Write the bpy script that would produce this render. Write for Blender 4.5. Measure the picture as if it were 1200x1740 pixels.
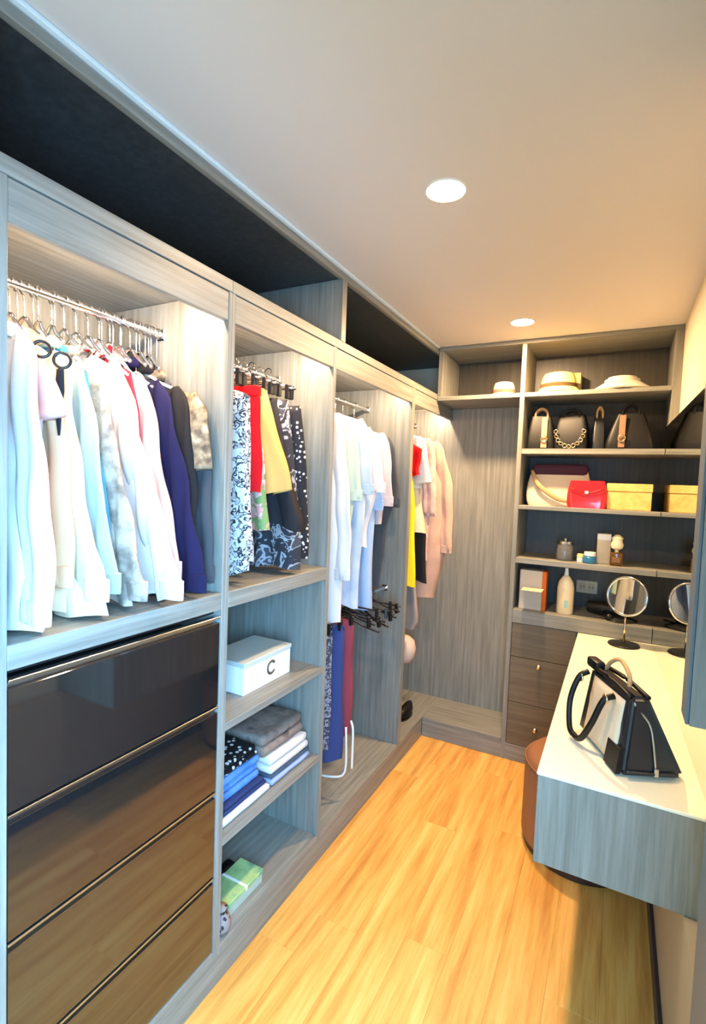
import bpy, bmesh, math, random
from mathutils import Vector, Matrix, noise

for o in list(bpy.data.objects): bpy.data.objects.remove(o, do_unlink=True)
S = bpy.context.scene
COL = S.collection
random.seed(7)
R = math.radians

def lin(c):
    return tuple(((v / 255) / 12.92 if v <= 10 else ((v / 255 + .055) / 1.055) ** 2.4) for v in c)

# ------------------------------------------------------------------ camera
cd = bpy.data.cameras.new('camera'); cam = bpy.data.objects.new('camera', cd); COL.objects.link(cam)
yaw, pit, rol = R(27.6775), R(3.0638), R(2.1948)
fw = Vector((-math.sin(yaw) * math.cos(pit), math.cos(yaw) * math.cos(pit), -math.sin(pit)))
rt = Vector((math.cos(yaw), math.sin(yaw), 0)); up = rt.cross(fw)
rt2 = math.cos(rol) * rt + math.sin(rol) * up; up2 = -math.sin(rol) * rt + math.cos(rol) * up
M = Matrix((rt2, up2, -fw)).transposed().to_4x4(); M.translation = Vector((1.04942, -.08433, 1.618))
cam.matrix_world = M
cd.sensor_fit = 'VERTICAL'; cd.sensor_height = 24; cd.sensor_width = 24 * 1200 / 1740
cd.lens = 856.945 / 1740 * 24; cd.clip_start = .02
S.camera = cam

# ------------------------------------------------------------------ view, world, large lights
S.view_settings.view_transform = 'Standard'; S.view_settings.look = 'None'
S.view_settings.gamma = 1; S.view_settings.use_curve_mapping = False
S.view_settings.exposure = 0.6
W = bpy.data.worlds.new('world'); S.world = W; W.use_nodes = True
W.node_tree.nodes['Background'].inputs[0].default_value = (.55, .75, 1, 1)
W.node_tree.nodes['Background'].inputs[1].default_value = 1.0

def area(name, loc, rot, sx, sy, power, color, shape='RECTANGLE', parent=None, spread=None):
    l = bpy.data.lights.new(name, 'AREA'); l.shape = shape; l.size = sx; l.size_y = sy
    l.energy = power; l.color = color
    if spread: l.spread = spread
    o = bpy.data.objects.new(name, l); COL.objects.link(o)
    o.location = loc; o.rotation_euler = rot
    if parent: o.parent = parent; o.location = Vector(loc) - parent.location
    return o
# cool sky light entering, slightly downwards, through the window in the right wall beside the camera
area('window_daylight', (1.25, -.16, 1.25), Vector((-.82, .44, -.42)).to_track_quat('-Z', 'Y').to_euler(), 1.05, 1.3, 80, (.25, .59, 1.0), spread=R(140))
WARM = (1.0, .65, .34)

# ------------------------------------------------------------------ materials
def nodes(name):
    m = bpy.data.materials.new(name); m.use_nodes = True
    return m, m.node_tree.nodes, m.node_tree.links, m.node_tree.nodes['Principled BSDF']
def plain(name, rgb, rough=.5, metal=0, spec=.5, coat=0):
    m, n, l, b = nodes(name)
    b.inputs['Base Color'].default_value = (*lin(rgb), 1); b.inputs['Roughness'].default_value = rough
    b.inputs['Metallic'].default_value = metal; b.inputs['Specular IOR Level'].default_value = spec
    b.inputs['Coat Weight'].default_value = coat
    tc = n.new('ShaderNodeTexCoord'); ns = n.new('ShaderNodeTexNoise'); ns.inputs['Scale'].default_value = 90
    bp = n.new('ShaderNodeBump'); bp.inputs['Strength'].default_value = .03; bp.inputs['Distance'].default_value = .002
    l.new(tc.outputs['Object'], ns.inputs['Vector']); l.new(ns.outputs['Fac'], bp.inputs['Height'])
    if rough > .3: l.new(bp.outputs['Normal'], b.inputs['Normal'])
    return m
def ramp(n, stops, interp='LINEAR'):
    r = n.new('ShaderNodeValToRGB'); cr = r.color_ramp; cr.interpolation = interp
    while len(cr.elements) < len(stops): cr.elements.new(.5)
    for e, (p, c) in zip(cr.elements, stops): e.position = p; e.color = (*lin(c), 1)
    return r
def wood(name, scale, a, b_, c, rough=.45):
    m, n, l, b = nodes(name)
    tc = n.new('ShaderNodeTexCoord'); mp = n.new('ShaderNodeMapping'); mp.inputs['Scale'].default_value = scale
    oi = n.new('ShaderNodeObjectInfo'); ad = n.new('ShaderNodeVectorMath'); ad.operation = 'ADD'
    sc = n.new('ShaderNodeVectorMath'); sc.operation = 'SCALE'; sc.inputs[3].default_value = 9
    cmb = n.new('ShaderNodeCombineXYZ')
    for i in range(3): l.new(oi.outputs['Random'], cmb.inputs[i])
    l.new(cmb.outputs[0], sc.inputs[0])
    ns = n.new('ShaderNodeTexNoise'); ns.inputs['Scale'].default_value = 1; ns.inputs['Detail'].default_value = 5; ns.inputs['Roughness'].default_value = .65
    l.new(tc.outputs['Object'], mp.inputs[0]); l.new(mp.outputs[0], ad.inputs[0]); l.new(sc.outputs[0], ad.inputs[1]); l.new(ad.outputs[0], ns.inputs['Vector'])
    r = ramp(n, [(.3, a), (.5, b_), (.7, c)]); l.new(ns.outputs['Fac'], r.inputs[0]); l.new(r.outputs[0], b.inputs['Base Color'])
    bp = n.new('ShaderNodeBump'); bp.inputs['Strength'].default_value = .12; bp.inputs['Distance'].default_value = .002
    l.new(ns.outputs['Fac'], bp.inputs['Height']); l.new(bp.outputs['Normal'], b.inputs['Normal'])
    b.inputs['Roughness'].default_value = rough
    return m
GA, GB, GC = (113, 112, 105), (133, 132, 124), (151, 150, 142)
wood_v = wood('grey_oak_upright', (55, 55, 2.2), GA, GB, GC)
wood_y = wood('grey_oak_lengthwise', (55, 2.2, 55), GA, GB, GC)
wood_x = wood('grey_oak_crosswise', (2.2, 55, 55), GA, GB, GC)
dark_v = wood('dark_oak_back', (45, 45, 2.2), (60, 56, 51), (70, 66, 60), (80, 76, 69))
locker_dark = wood('shaded_locker_wood', (45, 45, 2.2), (46, 51, 53), (56, 61, 63), (66, 71, 73))  # darkened wood colour carries the shade inside the overhead lockers
drawer_wood = wood('brown_oak_drawer', (2.2, 45, 45), (92, 82, 66), (104, 93, 76), (116, 104, 86))
floor_mat = wood('honey_oak_laminate', (26, 1.6, 26), (190, 128, 56), (218, 162, 80), (234, 188, 106), rough=.38)
white_paint = plain('ceiling_paint', (219, 213, 208), .9)
wall_paint = plain('wall_paint', (222, 210, 184), .85)
tan_paint = plain('tan_paint', (176, 160, 132), .85)
bright_line_paint = plain('bright_line_paint', (226, 240, 244), .35)
base_dark = plain('dark_skirting', (58, 52, 54), .4)
casing_blue = plain('slate_casing', (92, 104, 112), .5)
black_glass = plain('black_glass', (24, 24, 26), .05)
black_glass.node_tree.nodes['Principled BSDF'].inputs['IOR'].default_value = 2.2
alu = plain('brushed_aluminium', (188, 192, 194), .28, 1)
chrome = plain('chrome', (225, 225, 228), .12, 1)
brass = plain('pale_brass', (220, 200, 160), .2, 1)
mirror_mat = plain('mirror_silver', (214, 218, 212), .01, 1)
desk_top = plain('cream_glass_top', (240, 238, 214), .18)
black_plastic = plain('black_plastic', (22, 22, 24), .35)
black_leather = plain('black_leather', (9, 9, 11), .45, spec=.3)
sheen_leather = plain('blue_black_leather', (24, 28, 34), .38)
tan_leather = plain('tan_leather', (190, 150, 104), .5)
beige_leather = plain('beige_leather', (214, 196, 168), .55)
pouf_leather = plain('brown_pouf_leather', (150, 102, 72), .55)
pouf_base = plain('dark_pouf_base', (52, 34, 28), .5)
white_plastic = plain('white_plastic', (238, 236, 230), .35)
def emis(name, rgb, st):
    m, n, l, b = nodes(name); b.inputs['Base Color'].default_value = (1, 1, 1, 1)
    b.inputs['Emission Color'].default_value = (*rgb, 1); b.inputs['Emission Strength'].default_value = st
    return m
lamp_glow = emis('lamp_glow', (1, .85, .6), 12)
led_glow = emis('led_glow', (1, .84, .62), 6)
def glass(name, rgb, rough=.02):
    m, n, l, b = nodes(name); b.inputs['Base Color'].default_value = (*lin(rgb), 1)
    b.inputs['Transmission Weight'].default_value = .9; b.inputs['Roughness'].default_value = rough; b.inputs['IOR'].default_value = 1.45
    return m
clear_glass = glass('clear_glass', (235, 238, 238)); amber_glass = glass('amber_glass', (230, 170, 60))
_cl = {}
def soft(c):
    return tuple(v * .87 for v in c) if c and min(c) > 150 else c
def cloth(rgb, pattern=None, rgb2=None, scale=30, rgb3=None, rough=.9):
    rgb, rgb2, rgb3 = soft(rgb), soft(rgb2), soft(rgb3)
    key = (rgb, pattern, rgb2, scale, rgb3)
    if key in _cl: return _cl[key]
    m, n, l, b = nodes('cloth_%d' % len(_cl)); b.inputs['Roughness'].default_value = rough
    b.inputs['Specular IOR Level'].default_value = .15
    tc = n.new('ShaderNodeTexCoord')
    ns = n.new('ShaderNodeTexNoise'); ns.inputs['Scale'].default_value = 14; ns.inputs['Detail'].default_value = 4
    l.new(tc.outputs['Object'], ns.inputs['Vector'])
    bp = n.new('ShaderNodeBump'); bp.inputs['Strength'].default_value = .35; bp.inputs['Distance'].default_value = .01
    l.new(ns.outputs['Fac'], bp.inputs['Height']); l.new(bp.outputs['Normal'], b.inputs['Normal'])
    if pattern is None:
        b.inputs['Base Color'].default_value = (*lin(rgb), 1)
    else:
        if pattern == 'floral':
            t = n.new('ShaderNodeTexNoise'); t.inputs['Scale'].default_value = scale; t.inputs['Detail'].default_value = 3; t.inputs['Distortion'].default_value = 1.2; out = t.outputs['Fac']
            r = ramp(n, [(0, rgb), (.5, rgb2), (.58, rgb3 or rgb)], 'CONSTANT')
        elif pattern == 'dots':
            t = n.new('ShaderNodeTexVoronoi'); t.inputs['Scale'].default_value = scale; out = t.outputs['Distance']
            r = ramp(n, [(0, rgb2), (.3, rgb)], 'CONSTANT')
        elif pattern == 'stripe':
            t = n.new('ShaderNodeTexWave'); t.inputs['Scale'].default_value = scale; t.inputs['Distortion'].default_value = .4; out = t.outputs['Fac']
            r = ramp(n, [(.3, rgb), (.7, rgb2)])
        else:
            t = n.new('ShaderNodeTexNoise'); t.inputs['Scale'].default_value = scale; t.inputs['Detail'].default_value = 4; out = t.outputs['Fac']
            r = ramp(n, [(.35, rgb), (.55, rgb2), (.7, rgb3 or rgb)])
        l.new(tc.outputs['Object'], t.inputs['Vector']); l.new(out, r.inputs[0]); l.new(r.outputs[0], b.inputs['Base Color'])
    _cl[key] = m
    return m

# ------------------------------------------------------------------ mesh helpers (world coordinates unless said)
def tag(o, label=None, cat=None, group=None, kind=None):
    for k, v in (('label', label), ('category', cat), ('group', group), ('kind', kind)):
        if v: o[k] = v
    return o
def empty(name, loc, label=None, cat=None, group=None, rz=0):
    o = bpy.data.objects.new(name, None); COL.objects.link(o); o.location = loc; o.rotation_euler.z = rz
    o.empty_display_size = .05
    return tag(o, label, cat, group)
def wloc(o):
    p = Vector(o.location)
    while o.parent: o = o.parent; p += o.location
    return p
def mk(name, bm, mat, parent=None, smooth=False, local=False, origin=None):
    """link a bmesh as one object; world coordinates are moved to the parent's or the object's own base"""
    me = bpy.data.meshes.new(name)
    if not local:
        if parent: bmesh.ops.translate(bm, verts=bm.verts, vec=-wloc(parent))
        else:
            xs = [v.co for v in bm.verts]
            if origin is None:
                origin = Vector(((min(c.x for c in xs) + max(c.x for c in xs)) / 2, (min(c.y for c in xs) + max(c.y for c in xs)) / 2, min(c.z for c in xs)))
            bmesh.ops.translate(bm, verts=bm.verts, vec=-Vector(origin))
    bmesh.ops.recalc_face_normals(bm, faces=bm.faces)
    if smooth:
        for f in bm.faces: f.smooth = True
    bm.to_mesh(me); bm.free(); me.materials.append(mat)
    o = bpy.data.objects.new(name, me); COL.objects.link(o)
    if parent: o.parent = parent
    elif not local: o.location = origin
    if smooth == 'auto':
        me.set_sharp_from_angle(angle=R(38))
    return o
def add_box(bm, x0, x1, y0, y1, z0, z1, bev=0, seg=1):
    r = bmesh.ops.create_cube(bm, size=1); vs = r['verts']
    for v in vs:
        v.co = Vector((x0 + (v.co.x + .5) * (x1 - x0), y0 + (v.co.y + .5) * (y1 - y0), z0 + (v.co.z + .5) * (z1 - z0)))
    if bev:
        es = list({e for v in vs for e in v.link_edges})
        bmesh.ops.bevel(bm, geom=es, offset=bev, segments=seg, affect='EDGES', profile=.5)
def box(name, x0, x1, y0, y1, z0, z1, mat, parent=None, bev=.0012, seg=1, smooth=False, **k):
    bm = bmesh.new(); add_box(bm, min(x0, x1), max(x0, x1), min(y0, y1), max(y0, y1), min(z0, z1), max(z0, z1), bev, seg)
    return mk(name, bm, mat, parent, smooth, **k)
def add_lathe(bm, prof, c, n=28, sx=1, sy=1, axis='z'):
    rings = []
    for (r, z) in prof:
        if r < 1e-5: rings.append([bm.verts.new((c[0], c[1], c[2] + z))])
        else: rings.append([bm.verts.new((c[0] + r * sx * math.cos(2 * math.pi * i / n), c[1] + r * sy * math.sin(2 * math.pi * i / n), c[2] + z)) for i in range(n)])
    for a, b in zip(rings, rings[1:]):
        for i in range(n):
            j = (i + 1) % n
            if len(a) == 1 and len(b) == 1: continue
            if len(a) == 1: bm.faces.new((a[0], b[i], b[j]))
            elif len(b) == 1: bm.faces.new((a[i], a[j], b[0]))
            else: bm.faces.new((a[i], a[j], b[j], b[i]))
def lathe(name, prof, c, mat, parent=None, n=28, sx=1, sy=1, **k):
    bm = bmesh.new(); add_lathe(bm, prof, c, n, sx, sy); return mk(name, bm, mat, parent, 'auto', **k)
def spline(pts, k=6):
    P = [Vector(p) for p in pts]
    if len(P) < 3: return P
    P = [P[0] * 2 - P[1]] + P + [P[-1] * 2 - P[-2]]; out = []
    for i in range(1, len(P) - 2):
        for j in range(k):
            t = j / k
            a, b, c, d = P[i - 1], P[i], P[i + 1], P[i + 2]
            out.append(.5 * ((2 * b) + (c - a) * t + (2 * a - 5 * b + 4 * c - d) * t * t + (3 * b - a - 3 * c + d) * t ** 3))
    out.append(P[-2]); return out
def add_tube(bm, pts, r, n=8, closed=False, flat=1.0, smooth_k=6):
    """tube along a smooth path; r may be a list; flat squashes it across y"""
    path = spline(pts, smooth_k) if smooth_k else [Vector(p) for p in pts]
    m = len(path); rings = []
    ref = Vector((0, 1, 0))
    for i, p in enumerate(path):
        t = (path[min(i + 1, m - 1)] - path[max(i - 1, 0)]).normalized()
        a = ref - t * ref.dot(t)
        if a.length < 1e-3: a = Vector((1, 0, 0)) - t * t.x
        a.normalize(); b = t.cross(a)
        if isinstance(r, (list, tuple)):
            f = i / (m - 1) * (len(r) - 1); q = min(int(f), len(r) - 2); rr = r[q] + (r[q + 1] - r[q]) * (f - q)
        else: rr = r
        rings.append([bm.verts.new(p + a * math.cos(2 * math.pi * k / n) * rr * flat + b * math.sin(2 * math.pi * k / n) * rr) for k in range(n)])
    for A, B in zip(rings, rings[1:]):
        for k in range(n): bm.faces.new((A[k], A[(k + 1) % n], B[(k + 1) % n], B[k]))
    if not closed:
        bm.faces.new(rings[0][::-1]); bm.faces.new(rings[-1])
def tube(name, pts, r, mat, parent=None, n=8, flat=1.0, smooth_k=6, **k):
    bm = bmesh.new(); add_tube(bm, pts, r, n, flat=flat, smooth_k=smooth_k); return mk(name, bm, mat, parent, True, **k)
def add_torus(bm, c, R_, r, n=40, m=8, M3=None, a0=0, a1=2 * math.pi, flat=1):
    full = abs(a1 - a0 - 2 * math.pi) < 1e-6; rings = []
    cnt = n if full else n + 1
    for i in range(cnt):
        a = a0 + (a1 - a0) * i / n
        ring = []
        for k in range(m):
            b = 2 * math.pi * k / m
            p = Vector(((R_ + r * math.cos(b)) * math.cos(a), r * flat * math.sin(b), (R_ + r * math.cos(b)) * math.sin(a)))
            if M3: p = M3 @ p
            ring.append(bm.verts.new(p + Vector(c)))
        rings.append(ring)
    for i in range(cnt if full else cnt - 1):
        A, B = rings[i], rings[(i + 1) % cnt]
        for k in range(m): bm.faces.new((A[k], A[(k + 1) % m], B[(k + 1) % m], B[k]))
    if not full: bm.faces.new(rings[0][::-1]); bm.faces.new(rings[-1])
def struct(o): o['kind'] = 'structure'; return o
def copy_tree(o, parent=None):
    c = o.copy(); COL.objects.link(c); c.parent = parent
    for ch in list(o.children): copy_tree(ch, c)
    return c

# ------------------------------------------------------------------ main dimensions
H = 2.5
Z2, Z3, Z4 = 2.2102, 2.175, 2.090          # rail shelf top, groove, pelmet bottom
Z5, Z6 = 1.2744, 1.2234                    # shelf under the hanging rails
Z7, Z7B, Z8, Z8B, Z9 = .8548, .829, .4774, .453, .1235
Y0 = .470; D1 = (1.0797, 1.1092); D2 = (1.7007, 1.7232); D3 = (2.583, 2.646)
TD = (1.756, 1.792); YB = 3.0; YK = 3.37; XK = -.56
XR = 1.30; XM = 1.25; YREAR = -.8

# ------------------------------------------------------------------ setting
fl = empty('floor', (.6, 1, 0)); struct(fl)
struct(box('subfloor', XK - .04, XR + .04, YREAR, YK + .05, -.03, -.004, base_dark, fl, bev=0))
pw = .157
for ci in range(9):
    x0 = -.01 + ci * pw; y = YREAR - random.uniform(0, 1.0)
    while y < 3.0:
        y1 = y + 1.22
        a, b = max(y, YREAR), min(y1, 3.02)
        if b - a > .02 and x0 < 1.26: box('floor_plank', x0 + .0002, min(x0 + pw, 1.262) - .0002, a + .0002, b - .0002, -.004, 0, floor_mat, fl, bev=.0003)
        y = y1
ceil = struct(box('ceiling', XK - .06, XR + .06, YREAR - .05, YK + .08, H, H + .06, white_paint, bev=0))
struct(box('wall_left', XK - .06, XK - .008, YREAR, YK + .06, 0, H, wall_paint, bev=0))
struct(box('wall_back', XK - .06, XR + .06, YK + .012, YK + .06, 0, H, wall_paint, bev=0))
bm = bmesh.new()
add_box(bm, XR, XR + .05, .45, YK + .012, 0, H); add_box(bm, XR, XR + .05, YREAR, -.70, 0, H)
add_box(bm, XR, XR + .05, -.70, .45, 0, .5); add_box(bm, XR, XR + .05, -.70, .45, 2.0, H)
struct(mk('wall_right', bm, wall_paint))
struct(box('wall_right_dado', 1.255, XR - .0005, 1.101, YB + .02, 0, .572, tan_paint, bev=0))
struct(box('baseboard_right', 1.243, 1.2548, 1.101, YB - .002, 0, .075, base_dark))
# wall return beside the wardrobe, nearer than the frame
struct(box('wall_left_return', XK - .008, -.02, YREAR, Y0 - .042, 0, H, wall_paint, bev=0))
struct(box('wall_rear', XK, XR, YREAR - .06, YREAR, 0, H, wall_paint, bev=0))
# window in the right wall beside the camera, outside the frame
wn = empty('window_1', (XR + .03, -.12, .5)); struct(wn)
for a in ((-.70, -.66, .5, 2.0), (.41, .45, .5, 2.0), (-.145, -.105, .54, 1.96)): box('window_frame', XR + .005, XR + .045, a[0], a[1], a[2], a[3], white_plastic, wn)
for a in ((.5, .54), (1.96, 2.0)): box('window_frame', XR + .005, XR + .045, -.66, .41, a[0], a[1], white_plastic, wn)
for a in ((-.66, -.145), (-.105, .41)): box('pane', XR + .022, XR + .028, a[0], a[1], .54, 1.96, clear_glass, wn, bev=0)
# dark casing on the right wall, close to the camera
cs = struct(box('trim_1', 1.238, XR - .0005, .62, 1.10, 0, H - .001, casing_blue, bev=.003))
# pale strip over the wardrobe front, painted bright for the edge-lit line there
struct(box('trim_2', -.03, .012, Y0 - .04, YB - .02, H - .011, H - .0005, bright_line_paint, bev=.002))

# ------------------------------------------------------------------ wardrobe
T = .0147
def led(parent, x, y0, y1, z, power):
    box('led_strip', x - .008, x + .008, y0, y1, z - .006, z, led_glow, parent, bev=0)
    area('led_light', (x - .012, (y0 + y1) / 2, z - .010), Vector((-.66, 0, -.75)).to_track_quat('-Z', 'Y').to_euler(), y1 - y0, .02, power, (1, .74, .50), parent=parent)
def rail(parent, y0, y1, z, x=-.28):
    bm = bmesh.new(); add_tube(bm, [(x, y0, z), (x, y1, z)], .0115, 12, smooth_k=0); mk('hanging_rail', bm, chrome, parent, 'auto')
    for y in (y0, y1):
        s = 1 if y == y0 else -1
        box('rail_socket', x - .018, x + .018, y, y + s * .006, z - .018, z + .018, chrome, parent, bev=.003)

plinth = empty('wardrobe_plinth', (0, 1.7, 0), 'long blue-grey plinth running along the floor under the wardrobe', 'plinth')
box('plinth_board', -.02, -.0005, Y0 - .04, YB - .003, .001, Z9 - .026, wood_y, plinth)
box('plinth_board', .0, .885, YB + .001, YB + .02, .001, Z9 - .026, wood_x, plinth)

# overhead open lockers
ovl = 'overhead lockers'
def overhead(label, y0, y1, left=True, dark=dark_v):
    u = empty('overhead_locker', (-.28, (y0 + y1) / 2, Z2 + .001), label, 'cabinet', ovl)
    box('back_panel', XK, XK + .012, y0, y1, Z2 + .001, H - .013, locker_dark, u)
    box('top_board', XK + .0125, -.0215, y0, y1, H - .036, H - .0125, locker_dark, u)
    box('top_edging', -.021, -.001, y0, y1, H - .040, H - .0125, wood_y, u)
    return u
u = overhead('long dark open locker above the shirts and skirts', Y0 - .04, TD[1])
box('side_panel', XK + .0125, -.001, TD[0], TD[1], Z2 + .001, H - .0365, wood_v, u)
box('side_panel', XK + .0125, -.001, Y0 - .04, Y0 - .018, Z2 + .001, H - .0365, wood_v, u)
u = overhead('shorter dark open locker near the back corner', TD[1] + .001, YK)

def unit(label, y0, y1, power, ledy=None, left=True, right=True, tl=T, tr=T, back=True):
    u = empty('wardrobe_unit', (-.28, (y0 + y1) / 2, Z9 - .025), label, 'wardrobe', 'wardrobe units along the left wall')
    if left: box('side_panel', XK + .0125, 0, y0, y0 + tl, Z9 - .025, Z3 - .001, wood_v, u)
    if right: box('side_panel', XK + .0125, 0, y1 - tr, y1, Z9 - .025, Z3 - .001, wood_v, u)
    a, b = (y0 + tl if left else y0), (y1 - tr if right else y1)
    box('top_shelf', XK + .0125, 0, y0, y1, Z3, Z2, wood_y, u)
    if back: box('back_panel', XK, XK + .012, y0, y1, Z9 - .025, Z2, wood_v, u)
    box('pelmet', -.02, -.0015, a + .0005, b - .0005, Z4, Z3 - .0035, wood_y, u)
    box('base_shelf', XK + .0125, 0, a + .0003, b - .0003, Z9 - .025, Z9, wood_y, u)
    led(u, -.034, a + .03, b - .03, 2.158, power)
    box('led_batten', -.046, -.0205, a + .025, b - .025, 2.1585, Z3 - .0005, white_plastic, u, bev=0)
    return u, a, b
LP = 7.0
# unit 1: shirts above, black glass drawers below
u1, a, b = unit('nearest wardrobe unit with crowded shirts above black glass drawers', Y0 - .04, (D1[0] + D1[1]) / 2 - .0002, LP, tl=.04)
box('hanging_shelf', XK + .0125, 0, a + .0003, b - .0003, Z6, Z5, wood_y, u1)
rail(u1, a, b, 2.075)
zs = [1.205, .925, .652, .375, Z9 + .001]
for i in range(4):
    zt, zb = zs[i], zs[i + 1]
    d = box('drawer', -.022, -.004, a + .003, b - .003, zb + .002, zt - .022, black_glass, u1, bev=.001)
    box('drawer_box', XK + .06, -.0225, a + .012, b - .012, zb + .012, zt - .05, dark_v, d)
    bm = bmesh.new()
    add_box(bm, -.021, -.001, a + .003, b - .003, zt - .008, zt - .002, .001); add_box(bm, -.021, -.017, a + .003, b - .003, zt - .0215, zt - .0085)
    mk('grip_rail', bm, alu, d)
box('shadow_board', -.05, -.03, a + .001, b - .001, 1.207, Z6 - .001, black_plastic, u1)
# unit 2: skirts above, open shelves below
u2, a, b = unit('second wardrobe unit with hanging skirts above three open shelves', (D1[0] + D1[1]) / 2 + .0002, (D2[0] + D2[1]) / 2 - .0002, LP * .8, tr=.011)
box('hanging_shelf', XK + .0125, 0, a + .0003, b - .0003, Z6, Z5, wood_y, u2)
box('shelf', XK + .0125, -.001, a + .0003, b - .0003, Z7B, Z7, wood_y, u2)
box('shelf', XK + .0125, -.001, a + .0003, b - .0003, Z8B, Z8, wood_y, u2)
rail(u2, a, b, 2.055)
# unit 3: two rails
u3, a, b = unit('third wardrobe unit with pale shirts above hanging trousers', (D2[0] + D2[1]) / 2 + .0002, D3[0] + .02, LP, tl=.011, tr=.02)
rail(u3, a, b, 2.06); rail(u3, a, b, 1.03, x=-.12)
# corner unit
u4, a, b = unit('corner wardrobe unit with a pink robe in the back corner', D3[0] + .0202, YK, LP * 1.0, tl=.02, right=False)
rail(u4, a, b - .013, 2.06)
box('end_panel', XK + .0125, .503, YK - .012, YK, Z9 - .025, 2.168, wood_v, u4)
box('base_board', .001, .503, YB + .001, YK - .0125, Z9 - .025, Z9, wood_x, u4)

# ------------------------------------------------------------------ back wall shelf unit
HS, HSB = 2.1935, 2.1686; S1, S1B = 1.868, 1.838; S2, S2B = 1.537, 1.514; S3, S3B = 1.226, 1.196; S4, S4B = .9156, .838
PL, PR = .5048, .5306; PEI = 1.261
b0 = empty('shelf_unit', (.75, YB + .18, 0), 'grey oak shelf unit across the back wall holding hats and handbags', 'shelves')
box('post', PL, PR, YB, YK - .013, .0, H - .025, wood_v, b0)
box('end_post', PEI, XR - .001, YB, YK - .013, 1.99, H - .025, wood_v, b0)
box('top_board', .001, XR - .001, YB, YK - .013, H - .024, H - .001, wood_x, b0)
box('side_panel', .001, .03, YB, YK - .013, HS, H - .025, wood_v, b0)
box('hat_shelf', .001, PL - .0005, YB, YK - .013, HSB, HS, wood_x, b0)
box('hat_shelf', PR + .0005, PEI - .0005, YB, YK - .013, HSB, HS, wood_x, b0)
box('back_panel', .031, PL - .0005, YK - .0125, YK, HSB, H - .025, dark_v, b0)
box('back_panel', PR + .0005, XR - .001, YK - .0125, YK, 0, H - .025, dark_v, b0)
for zt, zb in ((S1, S1B), (S2, S2B), (S3, S3B), (S4, S4B)):
    box('shelf', PR + .0005, XM - .001, YB, YK - .013, zb, zt, wood_x, b0)
box('base_board', PR + .0005, .885, YB + .03, YK - .013, 0, .095, wood_x, b0)
# drawers under the lowest shelf
for k, (z0, z1) in enumerate(((.635, .835), (.36, .631), (.10, .356))):
    d = box('drawer', PR + .002, .884, YB + .004, YB + .022, z0, z1, drawer_wood, b0)
    if k:
        zk = (.599, .223)[k - 1]
        lathe('knob', [(0, -.016), (.006, -.016), (.007, -.008), (.013, 0), (.015, .008), (.009, .016), (0, .018)], (0, 0, 0), brass, d, n=10, local=True)
        kn = d.children[0]; kn.location = Vector((.695, YB - .013, zk)) - d.location - b0.location; kn.rotation_euler.x = R(90)
box('side_panel', .8845, .902, YB + .03, YK - .013, 0, S4B - .001, wood_v, b0)

# wall mirror
bm = bmesh.new()
P = [(1.2965, 1.42), (1.240, YK - .014), (XR - .0005, YK - .014), (XR - .0005, 1.42)]
lo_, hi_ = [bm.verts.new((*p, .8375)) for p in P], [bm.verts.new((*p, 1.985)) for p in P]
bm.faces.new(lo_); bm.faces.new(hi_)
for k in range(4): bm.faces.new((lo_[k], lo_[(k + 1) % 4], hi_[(k + 1) % 4], hi_[k]))
mr = mk('wall_mirror', bm, mirror_mat)
tag(mr, 'large frameless wall mirror standing on the back edge of the desk', 'mirror')
# narrow wall-hung cabinet at the right edge
wc = empty('wall_cabinet', (1.25, 1.17, 1.15), 'pale blue-grey hanging cabinet end at the right edge above the desk', 'cabinet')
box('body', 1.205, XR - .001, 1.14, 1.215, 1.15, 2.46, wood_v, wc)
box('door', 1.198, 1.2045, 1.141, 1.214, 1.152, 2.458, casing_blue, wc)

# desk
dk = empty('desk', (1.07, 2.2, .574), 'floating grey oak dressing desk with a cream glass top', 'desk')
box('body', .895, 1.2985, 1.387, YB - .001, .574, .827, wood_v, dk, bev=.002)
box('desk_top', .892, 1.2985, 1.384, YB - .001, .8275, .8365, desk_top, dk, bev=.002)

# ------------------------------------------------------------------ downlights
def downlight(x, y, label, power):
    d = empty('downlight', (x, y, H - .004), label, 'downlight', 'recessed ceiling downlights')
    lathe('rim', [(.057, 0), (.061, 0), (.063, .0035), (.057, .0035), (.057, 0)], (x, y, H - .004), white_plastic, d, 36)
    lathe('lamp_disc', [(0, .0005), (.0565, .0005), (.0565, .0035), (0, .0035)], (x, y, H - .004), lamp_glow, d, 36)
    area('lamp', (x, y, H - .008), (0, 0, 0), .1, .1, power, WARM, 'DISK', parent=d)
downlight(.544, 1.393, 'nearer round recessed downlight in the middle of the ceiling', 12)
downlight(.553, 2.681, 'farther round recessed downlight in front of the hat shelves', 33)

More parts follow.
